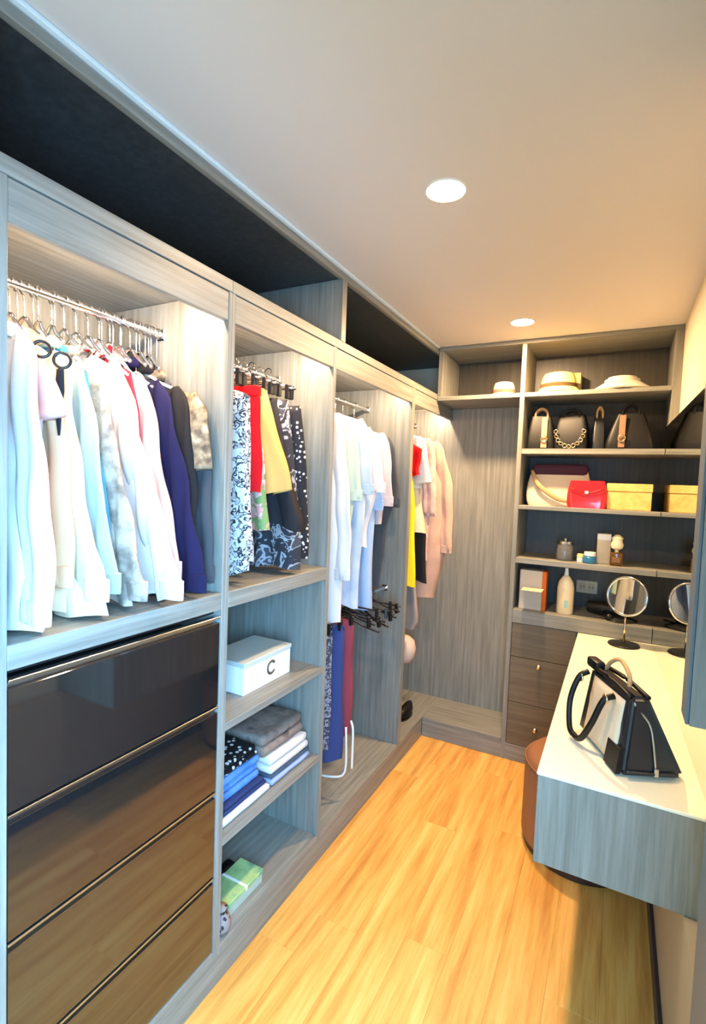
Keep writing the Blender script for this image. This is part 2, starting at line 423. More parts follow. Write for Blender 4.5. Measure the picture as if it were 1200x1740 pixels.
# ------------------------------------------------------------------ hangers
_hg = {}
def hanger(y, half, rz, mat, label, group, x=-.28, z=2.075, clips=False, drop=.075, tilt=0):
    key = (round(half, 2), mat.name, clips, drop)
    if key not in _hg:
        bm = bmesh.new()
        if clips: add_tube(bm, [(-half, 0, -drop), (0, 0, -drop + .006), (half, 0, -drop)], .004, 6)
        else: add_tube(bm, [(-half, 0, -drop - .05), (-half * .55, 0, -drop - .03), (0, 0, -drop), (half * .55, 0, -drop - .03), (half, 0, -drop - .05)], .0055, 6)
        bar = mk('clothes_hanger', bm, mat, None, True, local=True)
        bm = bmesh.new(); r = .0165
        pts = [(r * math.cos(a), 0, r * math.sin(a) - .0015) for a in [R(q) for q in (-10, 30, 70, 110, 150, 190, 230)]]
        add_tube(bm, pts[::-1][::-1] + [(-.002, 0, -.025), (0, 0, -drop)], .0022, 6, smooth_k=3)
        mk('hook', bm, chrome if mat != black_plastic else black_plastic, bar, True, local=True)
        if clips:
            for s in (-1, 1):
                bm = bmesh.new(); add_box(bm, s * half * .85 - .008, s * half * .85 + .008, -.009, .009, -drop - .04, -drop + .014, .002)
                mk('clip', bm, black_plastic, bar, local=True)
        _hg[key] = bar; o = bar
    else: o = copy_tree(_hg[key])
    o.location = (x, y, z); o.rotation_euler = (tilt, 0, rz)
    return tag(o, label, 'hanger', group)

# ------------------------------------------------------------------ garments
def interp(prof, z):
    if z >= prof[0][0]: return prof[0][1]
    for (za, xa), (zb, xb) in zip(prof, prof[1:]):
        if z >= zb: return xa + (xb - xa) * (za - z) / (za - zb)
    return prof[-1][1]
def short(label):
    for k in (',', ' tapering', ' between', ' beside', ' behind', ' whose', ' next', ' in the', ' hanging', ' near', ' under', ' with', ' ending', ' reaching', ' showing', ' speckled', ' right'):
        label = label.split(k)[0]
    return label
def garment(name, label, cat, y, prof, ztop, zbot, mat, group, xback=-.48, sleeve=None, thick=.018, folds=3, amp=.008,
            collar=True, shoulder=.06, lean=0.0, hem=0.012, fan=0.0, hang=True, hx=-.28, hz=2.075, hmat=None, smat=None, seed=0, hlab=None, belt=None, hgroup='hangers in the shirt unit'):
    rnd = random.Random(seed + int(y * 1000)); ph = rnd.uniform(0, 6.3); ph2 = rnd.uniform(0, 6.3)
    nt, nu = 22, 26
    bm = bmesh.new(); inset = .03 if sleeve else 0
    rows = []
    for i in range(nt + 1):
        t = i / nt; F = []; B = []
        for j in range(nu + 1):
            u_ = j / nu
            z1 = ztop - shoulder * abs(2 * u_ - 1) ** 1.2
            zb = zbot + hem * math.sin(5 * u_ + ph) + .01 * math.sin(13 * u_ + ph2)
            if y < 1.7: zb = max(zb, Z5 + .003)
            z = z1 + (zb - z1) * t
            xr = interp(prof, z) - inset; xb = xback + .02 * t - (interp(prof, z) - prof[0][1]) * .25
            x = xb + (xr - xb) * u_
            h = thick * min(1, t * 7) ** .5 * (1 - abs(2 * u_ - 1) ** 6) ** .5
            fo = amp * (.25 + t) * (math.sin(2 * math.pi * folds * u_ + ph + 1.3 * t) + .5 * math.sin(2 * math.pi * folds * 1.7 * u_ + ph2 - t))
            yy = y + fo + lean * t + fan * t * u_
            x += .006 * math.sin(9 * t + ph) * t
            F.append((x, yy - h, z)); B.append((x, yy + h, z))
        rows.append((F, B))
    vr = []
    for F, B in rows:
        ring = [bm.verts.new(p) for p in F] + [bm.verts.new(p) for p in B[::-1][1:-1]]
        vr.append(ring)
    n = len(vr[0])
    for A, Bq in zip(vr, vr[1:]):
        for k in range(n): bm.faces.new((A[k], A[(k + 1) % n], Bq[(k + 1) % n], Bq[k]))
    bmesh.ops.remove_doubles(bm, verts=bm.verts, dist=.0004)
    g = mk(name, bm, mat, None, True, origin=(hx, y, zbot))
    tag(g, label, cat, group)
    sm = smat or mat
    if sleeve:
        zend = sleeve
        x0 = interp(prof, ztop - .07)
        zz = [ztop - shoulder * .8 - .01, ztop - .12] + [ztop - .12 + (zend - ztop + .12) * q for q in (.33, .66, 1)]
        pts = [(x0 - .035, y, zz[0])]
        for z in zz[1:]: pts.append((interp(prof, z) - .028, y - .004 + lean * (ztop - z) / (ztop - zbot) + rnd.uniform(-.004, .004), z))
        long_ = (ztop - zend) > .35
        bm = bmesh.new(); add_tube(bm, pts, [.022, .044, .047, .046, .043] if long_ else [.022, .05, .056, .060, .062], 20, flat=.34)
        for v in bm.verts: v.co += Vector((0.0015 * math.sin(31 * v.co.z + ph), .005 * math.sin(120 * v.co.x + 9 * v.co.z + ph2) + .003 * math.sin(27 * v.co.z + ph), 0))
        s_ = mk('sleeve', bm, sm, g, True)
        if long_:
            p = Vector(pts[-1]); bm = bmesh.new(); add_tube(bm, [p + Vector((-.001, 0, .045)), p + Vector((0, 0, .02)), p + Vector((0, 0, -.004))], [.0445, .044, .043], 20, flat=.345)
            mk('cuff', bm, sm, s_, True)
        # far sleeve, towards the back of the wardrobe
        bm = bmesh.new(); add_tube(bm, [(xback + .02, y, zz[0]), (xback - .01, y, zz[1]), (xback - .005, y, max(zend, zbot + .05))], [.02, .036, .03], 10, flat=.5); mk('sleeve', bm, sm, g, True)
    if collar:
        xc = (xback + prof[0][1]) / 2
        bm = bmesh.new()
        add_torus(bm, (xc, y, ztop + .006), .055, .012, 20, 8, Matrix(((1, 0, 0), (0, 0, .42), (0, -1.3, 0))).to_3x3() @ Matrix.Rotation(0, 3, 'Z'))
        mk('collar', bm, sm, g, True)
    if belt:
        bm = bmesh.new(); add_box(bm, xback, prof[0][1] + .004, y - .016, y + .016, ztop - .04, ztop - .004, .004); mk('waistband', bm, sm, g)
    if hang:
        half = max(.07, min(.2, (prof[0][1] - hx) * .92))
        hanger(y, half, rnd.uniform(-.06, .06), hmat or white_plastic, (hlab or 'white slim hanger holding the %s above the drawers') % short(label), hgroup, x=hx, z=hz, drop=round((hz - ztop + .016) / .02) * .02)
    return g

WHITE = cloth((243, 237, 234)); IVORY = cloth((248, 230, 200))
g1 = 'shirts hanging above the drawers'
garment('shirt', 'white long shirt, nearest on the rail at the left edge', 'shirt', .535, [(1.95, -.075), (1.89, -.052), (1.68, -.013), (1.50, .018), (1.39, .050), (1.28, .02)], 1.965, 1.285, WHITE, g1, sleeve=1.31, thick=.022, folds=3)
garment('shirt', 'coral red top, a sliver beside the nearest white shirt', 'shirt', .577, [(1.95, -.10), (1.81, -.085), (1.6, -.10), (1.4, -.1)], 1.95, 1.42, cloth((226, 120, 104)), g1, sleeve=None, thick=.012)
garment('shirt', 'pale lilac short-sleeved shirt behind the coral sliver', 'shirt', .607, [(1.95, -.115), (1.74, -.082), (1.5, -.1), (1.36, -.1)], 1.95, 1.36, cloth((234, 202, 200)), g1, sleeve=1.74, thick=.014)
garment('shirt', 'light tan shirt between the lilac and the cream tops', 'shirt', .640, [(1.94, -.14), (1.87, -.128), (1.62, -.098), (1.38, -.06), (1.3, -.06)], 1.95, 1.30, cloth((236, 206, 168)), g1, sleeve=1.36, thick=.014)
garment('blouse', 'ivory cream blouse whose hem piles up on the shelf', 'blouse', .678, [(1.95, -.15), (1.9, -.14), (1.63, -.098), (1.42, -.05), (1.31, .02), (1.285, .03)], 1.955, 1.287, IVORY, g1, sleeve=1.33, thick=.022, amp=.010)
garment('shirt', 'light aqua blue shirt next to the cream blouse', 'shirt', .732, [(1.95, -.175), (1.92, -.17), (1.55, -.088), (1.34, -.026), (1.30, -.02)], 1.955, 1.32, cloth((178, 206, 208)), g1, sleeve=1.335, thick=.02)
garment('shirt', 'teal blue top, a strip under the aqua shirt', 'shirt', .757, [(1.95, -.2), (1.7, -.14), (1.5, -.085), (1.38, -.06)], 1.94, 1.36, cloth((66, 138, 168)), g1, thick=.01)
garment('cardigan', 'mottled grey and beige cardigan tapering over the shelf edge', 'cardigan', .790, [(1.95, -.20), (1.86, -.18), (1.56, -.085), (1.34, .0), (1.28, .008)], 1.945, 1.29, cloth((120, 112, 104), 'mix', (176, 164, 148), 22, (206, 196, 182)), g1, sleeve=1.31, thick=.018)
garment('shirt', 'big bright white shirt in the middle of the rail', 'shirt', .868, [(1.98, -.235), (1.96, -.214), (1.635, -.088), (1.308, .05), (1.29, .05)], 1.985, 1.29, WHITE, g1, sleeve=1.305, thick=.026, folds=2)
garment('shirt', 'crimson red top, a sliver beside the big white shirt', 'shirt', .905, [(1.975, -.22), (1.80, -.16), (1.6, -.15), (1.45, -.14)], 1.975, 1.44, cloth((196, 40, 56)), g1, thick=.012)
garment('blouse', 'pale pink blouse between red and navy', 'blouse', .932, [(1.96, -.2), (1.94, -.188), (1.67, -.122), (1.42, -.05), (1.31, -.02)], 1.965, 1.31, cloth((244, 210, 202)), g1, sleeve=1.34, thick=.016)
garment('shirt', 'dark navy blue shirt hanging right of the pale pink blouse', 'shirt', .985, [(1.96, -.19), (1.93, -.175), (1.64, -.082), (1.30, .015), (1.285, .02)], 1.96, 1.287, cloth((32, 29, 62)), g1, sleeve=1.30, thick=.024)
garment('jacket', 'black jacket between the navy shirt and the tan jacket', 'jacket', 1.018, [(1.95, -.135), (1.92, -.125), (1.64, -.072), (1.4, -.06)], 1.945, 1.38, cloth((40, 36, 36)), g1, sleeve=1.42, thick=.012)
garment('jacket', 'tweed tan and grey jacket near the unit divider', 'jacket', 1.040, [(1.93, -.09), (1.90, -.077), (1.65, -.039), (1.6, -.06), (1.5, -.07)], 1.93, 1.62, cloth((96, 84, 72), 'mix', (150, 130, 104), 40, (184, 168, 140)), g1, sleeve=1.645, thick=.010)
garment('coat', 'charcoal coat hanging last beside the unit divider', 'coat', 1.062, [(1.9, -.09), (1.82, -.075), (1.55, -.046), (1.29, -.028)], 1.9, 1.29, cloth((70, 72, 76)), g1, sleeve=1.31, thick=.008, amp=.003)
for k in range(16):
    hanger(.52 + k * .034, .06, random.uniform(-.2, .2), chrome, 'chrome wire hanger crowded on the rail above the drawers', 'wire hangers in the shirt unit', z=2.075)
# dark ribbon loop and ring hangers in front of the shirts
for k, (y, z, x) in enumerate(((.575, 1.885, -.07), (.63, 1.875, -.085))):
    bm = bmesh.new(); add_torus(bm, (x, y, z), .017, .0035, 24, 6, Matrix.Rotation(R(50), 3, 'Z'))
    o = mk('scarf_ring', bm, black_plastic, None, True)
    tag(o, ('black ring hanging over the pale lilac shirt', 'black ring with a tie hanging over the ivory blouse')[k], 'ring')
    if k: tube('tie', [(x, y - .004, z - .02), (x + .004, y - .008, z - .07), (x - .002, y - .006, z - .12), (x, y - .006, z - .17)], [.012, .016, .011, .004], cloth((34, 38, 46)), o, flat=.4)

g2 = 'clothes hanging in the second unit'
C2 = dict(hmat=black_plastic, hz=2.055)
def skirt(*a, **k):
    k.setdefault('collar', False); k.setdefault('shoulder', .004); k['hang'] = False
    g = garment(*a, **k); y = a[3]
    hanger(y, .16, random.uniform(-.08, .08), chrome, 'chrome clip hanger holding the %s in the second unit' % short(a[1]), 'clip hangers in the skirt unit', z=2.055, clips=True, x=-.24)
    return g
garment('dress', 'black and white floral dress, nearest in the second unit', 'dress', 1.185, [(1.95, -.04), (1.93, -.016), (1.65, .0), (1.33, .018)], 1.955, 1.318, cloth((232, 230, 228), 'floral', (52, 50, 54), 48, (200, 196, 198)), g2, sleeve=None, collar=True, hlab='black hanger holding the %s in the second unit', hgroup='hangers in the skirt unit', **C2)
garment('dress', 'white summer dress behind the floral one', 'dress', 1.235, [(1.95, -.06), (1.93, -.04), (1.65, -.03), (1.36, -.02)], 1.955, 1.36, cloth((220, 216, 214), 'floral', (96, 92, 98), 34), g2, hlab='black hanger holding the %s in the second unit', hgroup='hangers in the skirt unit', **C2)
skirt('skirt', 'bright red narrow skirt next to the floral dress', 'skirt', 1.285, [(1.95, -.05), (1.9, -.04), (1.58, -.026)], 1.945, 1.575, cloth((206, 24, 30)), g2, belt=True, xback=-.42)
skirt('dress', 'green and pink patterned dress showing below the red skirt', 'dress', 1.335, [(1.94, -.10), (1.65, -.04), (1.45, -.02)], 1.94, 1.45, cloth((120, 150, 96), 'floral', (214, 150, 150), 22, (222, 222, 200)), g2, xback=-.42)
skirt('skirt', 'mustard ochre flared skirt in the second unit', 'skirt', 1.385, [(1.955, -.10), (1.93, -.088), (1.59, .034)], 1.955, 1.588, cloth((204, 158, 92)), g2, belt=True, xback=-.42, thick=.026, folds=4, amp=.014)
skirt('skirt', 'black ruffled skirt reaching below the ochre one', 'skirt', 1.435, [(1.9, -.08), (1.6, .0), (1.47, .045)], 1.93, 1.462, cloth((40, 40, 44)), g2, xback=-.42, folds=5, amp=.012)
skirt('dress', 'dark grey dress speckled with white at its hem', 'dress', 1.475, [(1.92, -.06), (1.6, -.01), (1.31, .012)], 1.93, 1.308, cloth((52, 52, 58), 'floral', (178, 176, 180), 18, (70, 70, 76)), g2, xback=-.42, thick=.03, folds=4)
skirt('skirt', 'black polka dot skirt, last in the second unit', 'skirt', 1.53, [(1.91, -.04), (1.66, -.003), (1.32, .006)], 1.915, 1.33, cloth((42, 42, 48), 'dots', (232, 230, 226), 58), g2, xback=-.42, thick=.02, folds=3)
for k in range(5):
    hanger(1.14 + k * .105, .14, random.uniform(-.1, .1), black_plastic, 'dark clip hanger crowded on the second unit rail', 'spare clip hangers in the skirt unit', x=-.22, z=2.055, clips=True)

g3 = 'shirts hanging in the third unit'
C3 = dict(hz=2.06, hlab='white hanger holding the %s in the third unit', hgroup='hangers in the third unit')
garment('tunic', 'long white tunic, nearest in the third unit', 'tunic', 1.87, [(1.95, -.09), (1.93, -.07), (1.55, -.004), (1.0, .018)], 1.955, .985, WHITE, g3, sleeve=1.2, thick=.03, **C3)
garment('shirt', 'pale mint green short-sleeved shirt beside the white tunic', 'shirt', 1.965, [(1.95, -.07), (1.91, -.046), (1.55, .008), (1.3, -.01)], 1.95, 1.2, cloth((206, 226, 208)), g3, sleeve=1.55, thick=.025, **C3)
garment('shirt', 'white and pale blue long shirt under the mint one', 'shirt', 2.05, [(1.98, -.05), (1.96, -.03), (1.55, .026), (1.03, .012)], 1.985, 1.03, cloth((222, 230, 244), 'mix', (196, 214, 240), 7, (232, 238, 248)), g3, sleeve=1.58, thick=.032, folds=3, **C3)
garment('shirt', 'white short-sleeved shirt with crisp shoulders in the third unit', 'shirt', 2.14, [(1.95, -.06), (1.93, -.038), (1.60, .042), (1.4, .0)], 1.955, 1.3, WHITE, g3, sleeve=1.59, thick=.026, **C3)
garment('shirt', 'sky blue long shirt hanging lowest in the third unit', 'shirt', 2.21, [(1.93, -.06), (1.52, .0), (0.985, .004)], 1.93, .985, cloth((150, 182, 226), 'stripe', (186, 208, 238), 10), g3, sleeve=1.5, thick=.026, **C3)
garment('shirt', 'pale pink short-sleeved shirt beside the charcoal one', 'shirt', 2.29, [(1.94, -.05), (1.92, -.025), (1.52, .022), (1.4, .0)], 1.945, 1.42, cloth((236, 214, 212)), g3, sleeve=1.52, thick=.022, **C3)
garment('shirt', 'charcoal short-sleeved shirt, last in the third unit', 'shirt', 2.42, [(1.93, -.08), (1.91, -.055), (1.51, .005), (1.4, -.03), (1.06, -.05)], 1.935, 1.06, cloth((66, 70, 76)), g3, sleeve=1.51, thick=.03, **C3)
g3b = 'trousers on the lower rail'
def trousers(label, y, xr, zb, mat, ztop=.985, **k):
    g = garment('trousers', label, 'trousers', y, [(ztop, xr), (zb, xr + .005)], ztop, zb, mat, g3b, xback=-.40, collar=False, shoulder=.004, hang=False, folds=2, **k)
    hanger(y, .10, random.uniform(-.1, .1), black_plastic, 'black clip hanger holding the %s on the lower rail' % short(label), 'trouser hangers', x=-.12, z=1.03, drop=.035, clips=True)
    return g
trousers('grey patterned trousers, nearest on the lower rail', 1.80, -.018, .43, cloth((70, 68, 78), 'floral', (150, 146, 156), 40), thick=.022)
trousers('navy blue trousers hanging on the lower rail', 1.90, -.012, .36, cloth((56, 66, 110)), thick=.024)
mt = trousers('maroon red trousers with white drawcords on the lower rail', 2.01, -.026, .42, cloth((142, 62, 74)), thick=.03, amp=.014)
tube('drawcord', [(-.03, 1.985, .47), (-.024, 1.98, .42), (-.02, 1.98, .30), (-.03, 1.975, .245), (-.07, 1.965, .225), (-.15, 1.95, .218)], .0055, white_plastic, mt)
tube('drawcord', [(-.012, 2.0, .50), (0.0, 2.0, .46), (.002, 2.0, .36), (.002, 2.0, .27)], .0055, white_plastic, mt)
for k in range(14):
    o = hanger(2.075 + k * .026, .17, R(random.uniform(-30, 30)), black_plastic, 'empty black hanger in the tangle on the lower rail', 'tangle of empty black hangers', x=-.12, z=1.03, tilt=random.uniform(-.2, .2), drop=.03 + .025 * (k % 3), clips=bool(k % 2))

g4 = 'clothes in the back corner'
C4 = dict(hz=2.06, hlab='white hanger holding the %s in the corner unit', hgroup='hangers in the corner unit')
garment('shirt', 'yellow shirt, a thin strip beside the third divider', 'shirt', 2.70, [(1.9, -.06), (1.5, .0), (1.05, .015)], 1.9, 1.05, cloth((240, 206, 40)), g4, thick=.012, **C4)
garment('scarf', 'red scarf hanging high in the back corner unit', 'scarf', 2.715, [(1.9, .0), (1.85, .022), (1.70, .008)], 1.9, 1.68, cloth((206, 20, 24)), g4, thick=.01, xback=-.2, collar=False, **C4)
garment('blouse', 'white blouse with short sleeves beside the red scarf', 'blouse', 2.75, [(1.97, -.03), (1.94, .0), (1.61, .045), (1.4, .02)], 1.975, 1.62, cloth((228, 222, 218)), g4, sleeve=1.64, thick=.016, **C4)
garment('shirt', 'cream shirt ending above black trousers in the corner', 'shirt', 2.772, [(1.9, -.06), (1.61, .0), (1.35, .04)], 1.9, 1.35, cloth((232, 220, 186)), g4, thick=.012, **C4)
garment('trousers', 'black trousers hanging below the cream shirt', 'trousers', 2.795, [(1.9, -.08), (1.4, .02), (1.35, .046), (1.05, .058)], 1.9, 1.05, cloth((34, 32, 36)), g4, thick=.012, collar=False, **C4)
garment('robe', 'blush pink robe with floral print at the front of the corner', 'robe', 2.87, [(1.97, -.01), (1.95, .02), (1.6, .05), (1.18, .068)], 1.975, 1.17, cloth((232, 206, 192), 'mix', (224, 176, 168), 14, (238, 222, 208)), g4, sleeve=1.45, thick=.03, **C4)
garment('robe', 'long dusty pink robe hanging deepest in the corner', 'robe', 2.96, [(1.96, .0), (1.94, .03), (1.62, .125), (1.22, .140), (.95, .08)], 1.965, .93, cloth((196, 158, 140), 'mix', (212, 178, 158), 8, (180, 142, 126)), g4, sleeve=1.22, thick=.04, **C4)
garment('dress', 'grey mauve long dress reaching low behind the third divider', 'dress', 2.83, [(1.9, -.1), (1.06, -.02), (.96, -.007), (.8, .012), (.74, -.02)], 1.9, .74, cloth((158, 142, 132)), g4, thick=.012, collar=False, **C4)

# ------------------------------------------------------------------ things on the shelves of unit 2
bx = empty('shoe_box', (-.17, 1.43, Z7), 'white lidded box with a dark ring logo on the open shelf', 'box')
box('box_body', -.27, -.084, 1.295, 1.580, Z7, Z7 + .10, white_plastic, bx, bev=.002)
ld = box('lid', -.273, -.081, 1.292, 1.583, Z7 + .101, Z7 + .118, cloth((214, 222, 214)), bx, bev=.002)
bm = bmesh.new(); add_torus(bm, (-.0835, 1.455, Z7 + .058), .023, .0055, 32, 6, Matrix.Rotation(R(90), 3, 'Z'), R(35), R(325), flat=.3)
mk('ring_logo', bm, plain('logo_brown', (88, 82, 70), .5), bx, True)
def folded(name, label, cat, x0, x1, y0, y1, z0, z1, mat, group='folded clothes on the open shelf', layers=2, seed=0, rot=0):
    root = None; h = (z1 - z0) / layers
    for i in range(layers):
        bm = bmesh.new()
        add_box(bm, x0 + .004 * i, x1 - .006 * (i % 2), y0 + .003 * i, y1 - .005 * (i % 2), z0 + i * h + .0006, z0 + (i + 1) * h - .0006, h * .42, 3)
        bmesh.ops.subdivide_edges(bm, edges=[e for e in bm.edges if e.calc_length() > .05], cuts=6, use_grid_fill=True)
        for v in bm.verts: v.co.z += .006 * (noise.noise(v.co * 14 + Vector((seed, 0, i * .2))) if i == layers - 1 and v.co.z > z0 + i * h + h * .6 else 0); v.co.x += .004 * noise.noise(v.co * 12 + Vector((0, seed, 0)))
        if root is None:
            root = mk(name, bm, mat, None, True); tag(root, label, cat, group)
        else: mk('fold_layer', bm, mat, root, True)
    return root
z = Z8
folded('folded_shirt', 'white folded shirt at the bottom of the left pile', 'folded clothes', -.30, -.03, 1.118, 1.40, z + .001, z + .022, WHITE, seed=1, layers=1)
folded('folded_shirt', 'navy folded shirt beneath the bright blue one', 'folded clothes', -.30, -.045, 1.118, 1.395, z + .023, z + .05, cloth((44, 56, 98)), seed=2)
folded('folded_shirt', 'bright blue folded denim shirt in the left pile', 'folded clothes', -.31, -.065, 1.116, 1.38, z + .051, z + .135, cloth((56, 110, 186), 'mix', (86, 136, 204), 9, (40, 92, 168)), seed=3, layers=3)
folded('folded_shirt', 'lavender blue folded shirt at the bottom of the right pile', 'folded clothes', -.30, -.03, 1.41, 1.672, z + .001, z + .026, cloth((176, 190, 226)), seed=4, layers=1)
folded('folded_shirt', 'dark slate folded shirt beneath the white one', 'folded clothes', -.30, -.035, 1.41, 1.672, z + .027, z + .042, cloth((74, 84, 100)), seed=5, layers=1)
folded('folded_shirt', 'thick white folded shirt in the right pile', 'folded clothes', -.30, -.035, 1.408, 1.668, z + .043, z + .105, WHITE, seed=6, layers=2)
folded('folded_scarf', 'black and white checked folded scarf across the left pile', 'folded clothes', -.32, -.07, 1.20, 1.37, z + .136, z + .175, cloth((28, 28, 30), 'dots', (226, 226, 222), 45), seed=7)
folded('folded_scarf', 'grey brown patterned folded shawl on top of the right pile', 'folded clothes', -.33, -.06, 1.39, 1.665, z + .106, z + .185, cloth((112, 100, 92), 'mix', (140, 124, 114), 14, (86, 80, 78)), seed=8, layers=2)
gb = empty('gift_box', (-.08, 1.30, Z9), 'small green box with a pale stripe on the lowest shelf', 'box')
box('box_body', -.15, -.045, 1.20, 1.385, Z9, Z9 + .035, cloth((206, 216, 196)), gb, bev=.002)
box('lid', -.153, -.042, 1.197, 1.388, Z9 + .0355, Z9 + .052, cloth((132, 168, 112), 'mix', (168, 196, 130), 10, (112, 156, 120)), gb, bev=.002)
box('stripe', -.1535, -.0415, 1.285, 1.295, Z9 + .0362, Z9 + .0528, white_plastic, gb, bev=0)
sp = box('eyeglass_case', -.20, -.155, 1.22, 1.37, Z9, Z9 + .05, black_leather, bev=.014, seg=3, smooth=True)
tag(sp, 'black rounded case lying behind the small green box', 'case')
tr = empty('trinket_bag', (-.03, 1.155, Z9), 'small patterned pouch beside the divider on the lowest shelf', 'pouch')
bm = bmesh.new(); add_lathe(bm, [(0, 0), (.026, .001), (.032, .02), (.026, .05), (.011, .066), (.018, .082), (0, .084)], (-.035, 1.155, Z9), 16); mk('pouch_body', bm, cloth((172, 160, 156), 'dots', (60, 56, 60), 60), tr, True)
bm = bmesh.new(); add_torus(bm, (0, 0, 0), .0125, .003, 16, 6, Matrix.Rotation(R(90), 3, 'X')); bmesh.ops.translate(bm, verts=bm.verts, vec=(-.035, 1.155, Z9 + .066)); mk('drawstring', bm, black_plastic, tr, True)

# things on the floor of the corner
bm = bmesh.new(); add_lathe(bm, [(0, 0), (.05, .004), (.075, .04), (.082, .09), (.07, .14), (.04, .165), (0, .17)], (-.115, 2.90, .5), 20)
# pink pouch hanging from a strap
pk = mk('hanging_pouch', bm, cloth((240, 216, 200)), None, True); tag(pk, 'pale pink round pouch hanging low in the back corner', 'pouch')
tube('strap', [(-.115, 2.90, .665), (-.12, 2.90, .75), (-.2, 2.9, 1.2), (-.28, 2.9, 2.05)], .004, cloth((200, 170, 150)), pk)
def shoe(x, y, label, mat):
    bm = bmesh.new(); add_lathe(bm, [(0, 0), (.034, 0), (.038, .02), (.034, .045), (.02, .062), (0, .066)], (0, 0, 0), 20, 1, 2.5)
    for v in bm.verts:
        if v.co.y > .02: v.co.z += (v.co.y - .02) * .5 * (v.co.z / .066)
    bmesh.ops.translate(bm, verts=bm.verts, vec=(x, y, Z9 + .008)); o = mk('shoe', bm, mat, None, True); tag(o, label, 'shoe', 'black shoes in the corner')
    bm = bmesh.new(); add_lathe(bm, [(0, 0), (.037, 0), (.037, .008), (0, .008)], (x, y, Z9 + .0005), 20, 1, 2.5); mk('sole', bm, black_plastic, o, 'auto')
    return o
shoe(-.10, 2.95, 'black shoe nearer the aisle on the corner base', black_leather)
shoe(-.20, 2.95, 'black shoe farther from the aisle on the corner base', black_leather)

# ------------------------------------------------------------------ hats
def hat(label, x, y, rb, rc, hc, mat, band=None, sy=.9, rise=.01):
    h = empty('hat', (x, y, HS), label, 'hat', 'hats on the top shelf')
    lathe('brim', [(0, rise * .5), (rc, rise * .6), (rb * .96, .0), (rb, .006), (rb * .96, .009), ((rb + rc) / 2, rise * .55 + .004), (rc, rise + .006), (0, rise + .006)], (x, y, HS + .001), mat, h, 36, 1, sy)
    lathe('crown', [(rc, rise + .005), (rc * .99, rise + .02), (rc * .93, hc * .7), (rc * .8, hc * .93), (rc * .5, hc), (0, hc * .97)], (x, y, HS + .001), mat, h, 36, 1, sy)
    if band: lathe('hat_band', [(rc + .001, rise + .004), (rc + .003, rise + .006), (rc * .985 + .003, rise + .026), (rc * .985, rise + .027)], (x, y, HS + .001), band, h, 36, 1, sy)
hat('small white cap on the left part of the top shelf', .39, 3.10, .082, .066, .085, IVORY, cloth((150, 96, 84)))
hat('yellow straw hat with a dark band on the top shelf', .70, 3.12, .125, .10, .125, cloth((238, 212, 130)), cloth((84, 66, 40)), rise=.03)
hat('white wide-brimmed hat on the right of the top shelf', 1.03, 3.13, .16, .09, .085, cloth((240, 234, 216)), None, rise=.045)
hb = box('hat_box', .60, .81, 3.245, 3.35, HS, HS + .15, cloth((196, 176, 134)), bev=.006, seg=2)
tag(hb, 'tan box standing behind the yellow straw hat', 'box')

# ------------------------------------------------------------------ handbags on the shelf
def add_bagbody(bm, w, d, h, topw, topd, n=8, r=.25):
    """rounded frustum: superellipse rings in x/y from bottom to top"""
    rings = []
    for i in range(n + 1):
        t = i / n; hw = (w + (topw - w) * t ** .8) / 2; hd = (d + (topd - d) * t ** .9) / 2
        bul = 1 + .10 * math.sin(math.pi * t)
        if i == 0: hw *= .96; hd *= .94
        ring = []
        for k in range(36):
            a = 2 * math.pi * k / 36; c, s = math.cos(a), math.sin(a)
            ring.append(bm.verts.new((math.copysign(abs(c) ** r, c) * hw * bul, math.copysign(abs(s) ** r, s) * hd * bul, t * h)))
        rings.append(ring)
    for A, B in zip(rings, rings[1:]):
        for k in range(36): bm.faces.new((A[k], A[(k + 1) % 36], B[(k + 1) % 36], B[k]))
    bm.faces.new(rings[0][::-1]); bm.faces.new(rings[-1])
def handbag(label, x, y, z, w, d, h, tw, rz, body, trim, handle_h=.07, hand=True, extras=None, group='handbags on the second shelf'):
    b = empty('handbag', (x, y, z), label, 'handbag', group, rz)
    bm = bmesh.new(); add_bagbody(bm, w, d, h, tw, d * .45); mk('bag_body', bm, body, b, 'auto', local=True)
    if hand:
        for s in (-1, 1):
            bm = bmesh.new(); add_tube(bm, [(-tw * .3, s * d * .2, h * .86), (-tw * .28, s * d * .24, h + handle_h * .5), (0, s * d * .22, h + handle_h), (tw * .28, s * d * .24, h + handle_h * .5), (tw * .3, s * d * .2, h * .86)], .006, 8)
            mk('handle', bm, trim, b, True, local=True)
    if extras: extras(b)
    return b
def flap_strap(xo, w, h, d, mat):
    def f(b):
        bm = bmesh.new(); add_box(bm, xo - .016, xo + .016, -d * .5 - .008, -d * .5 - .001, h * .05, h * .95, .002)
        for v in bm.verts: v.co.y += d * .20 * (v.co.z / h) - .004
        mk('strap', bm, mat, b, local=True)
        bm = bmesh.new(); add_torus(bm, (xo, -d * .5 - .012, h * .3), .017, .004, 20, 6); mk('buckle', bm, brass, b, True, local=True)
    return f
handbag('black handbag with a tan vertical strap beside the post', .615, 3.13, S1, .16, .14, .20, .11, R(6), black_leather, tan_leather, .045, True, flap_strap(.02, .16, .20, .14, tan_leather))
def chain(b):
    bm = bmesh.new()
    for k in range(11):
        a = math.pi * (1.0 + k / 10.); p = Vector((.075 * math.cos(a), -.075, .105 + .085 * math.sin(a)))
        add_torus(bm, p, .011, .0035, 12, 5, Matrix.Rotation(R(40 * (k % 2)), 3, 'X'))
    mk('chain', bm, brass, b, True, local=True)
handbag('black quilted handbag with a looping brass chain', .785, 3.15, S1, .19, .14, .205, .14, R(-5), black_leather, black_leather, .03, True, chain)
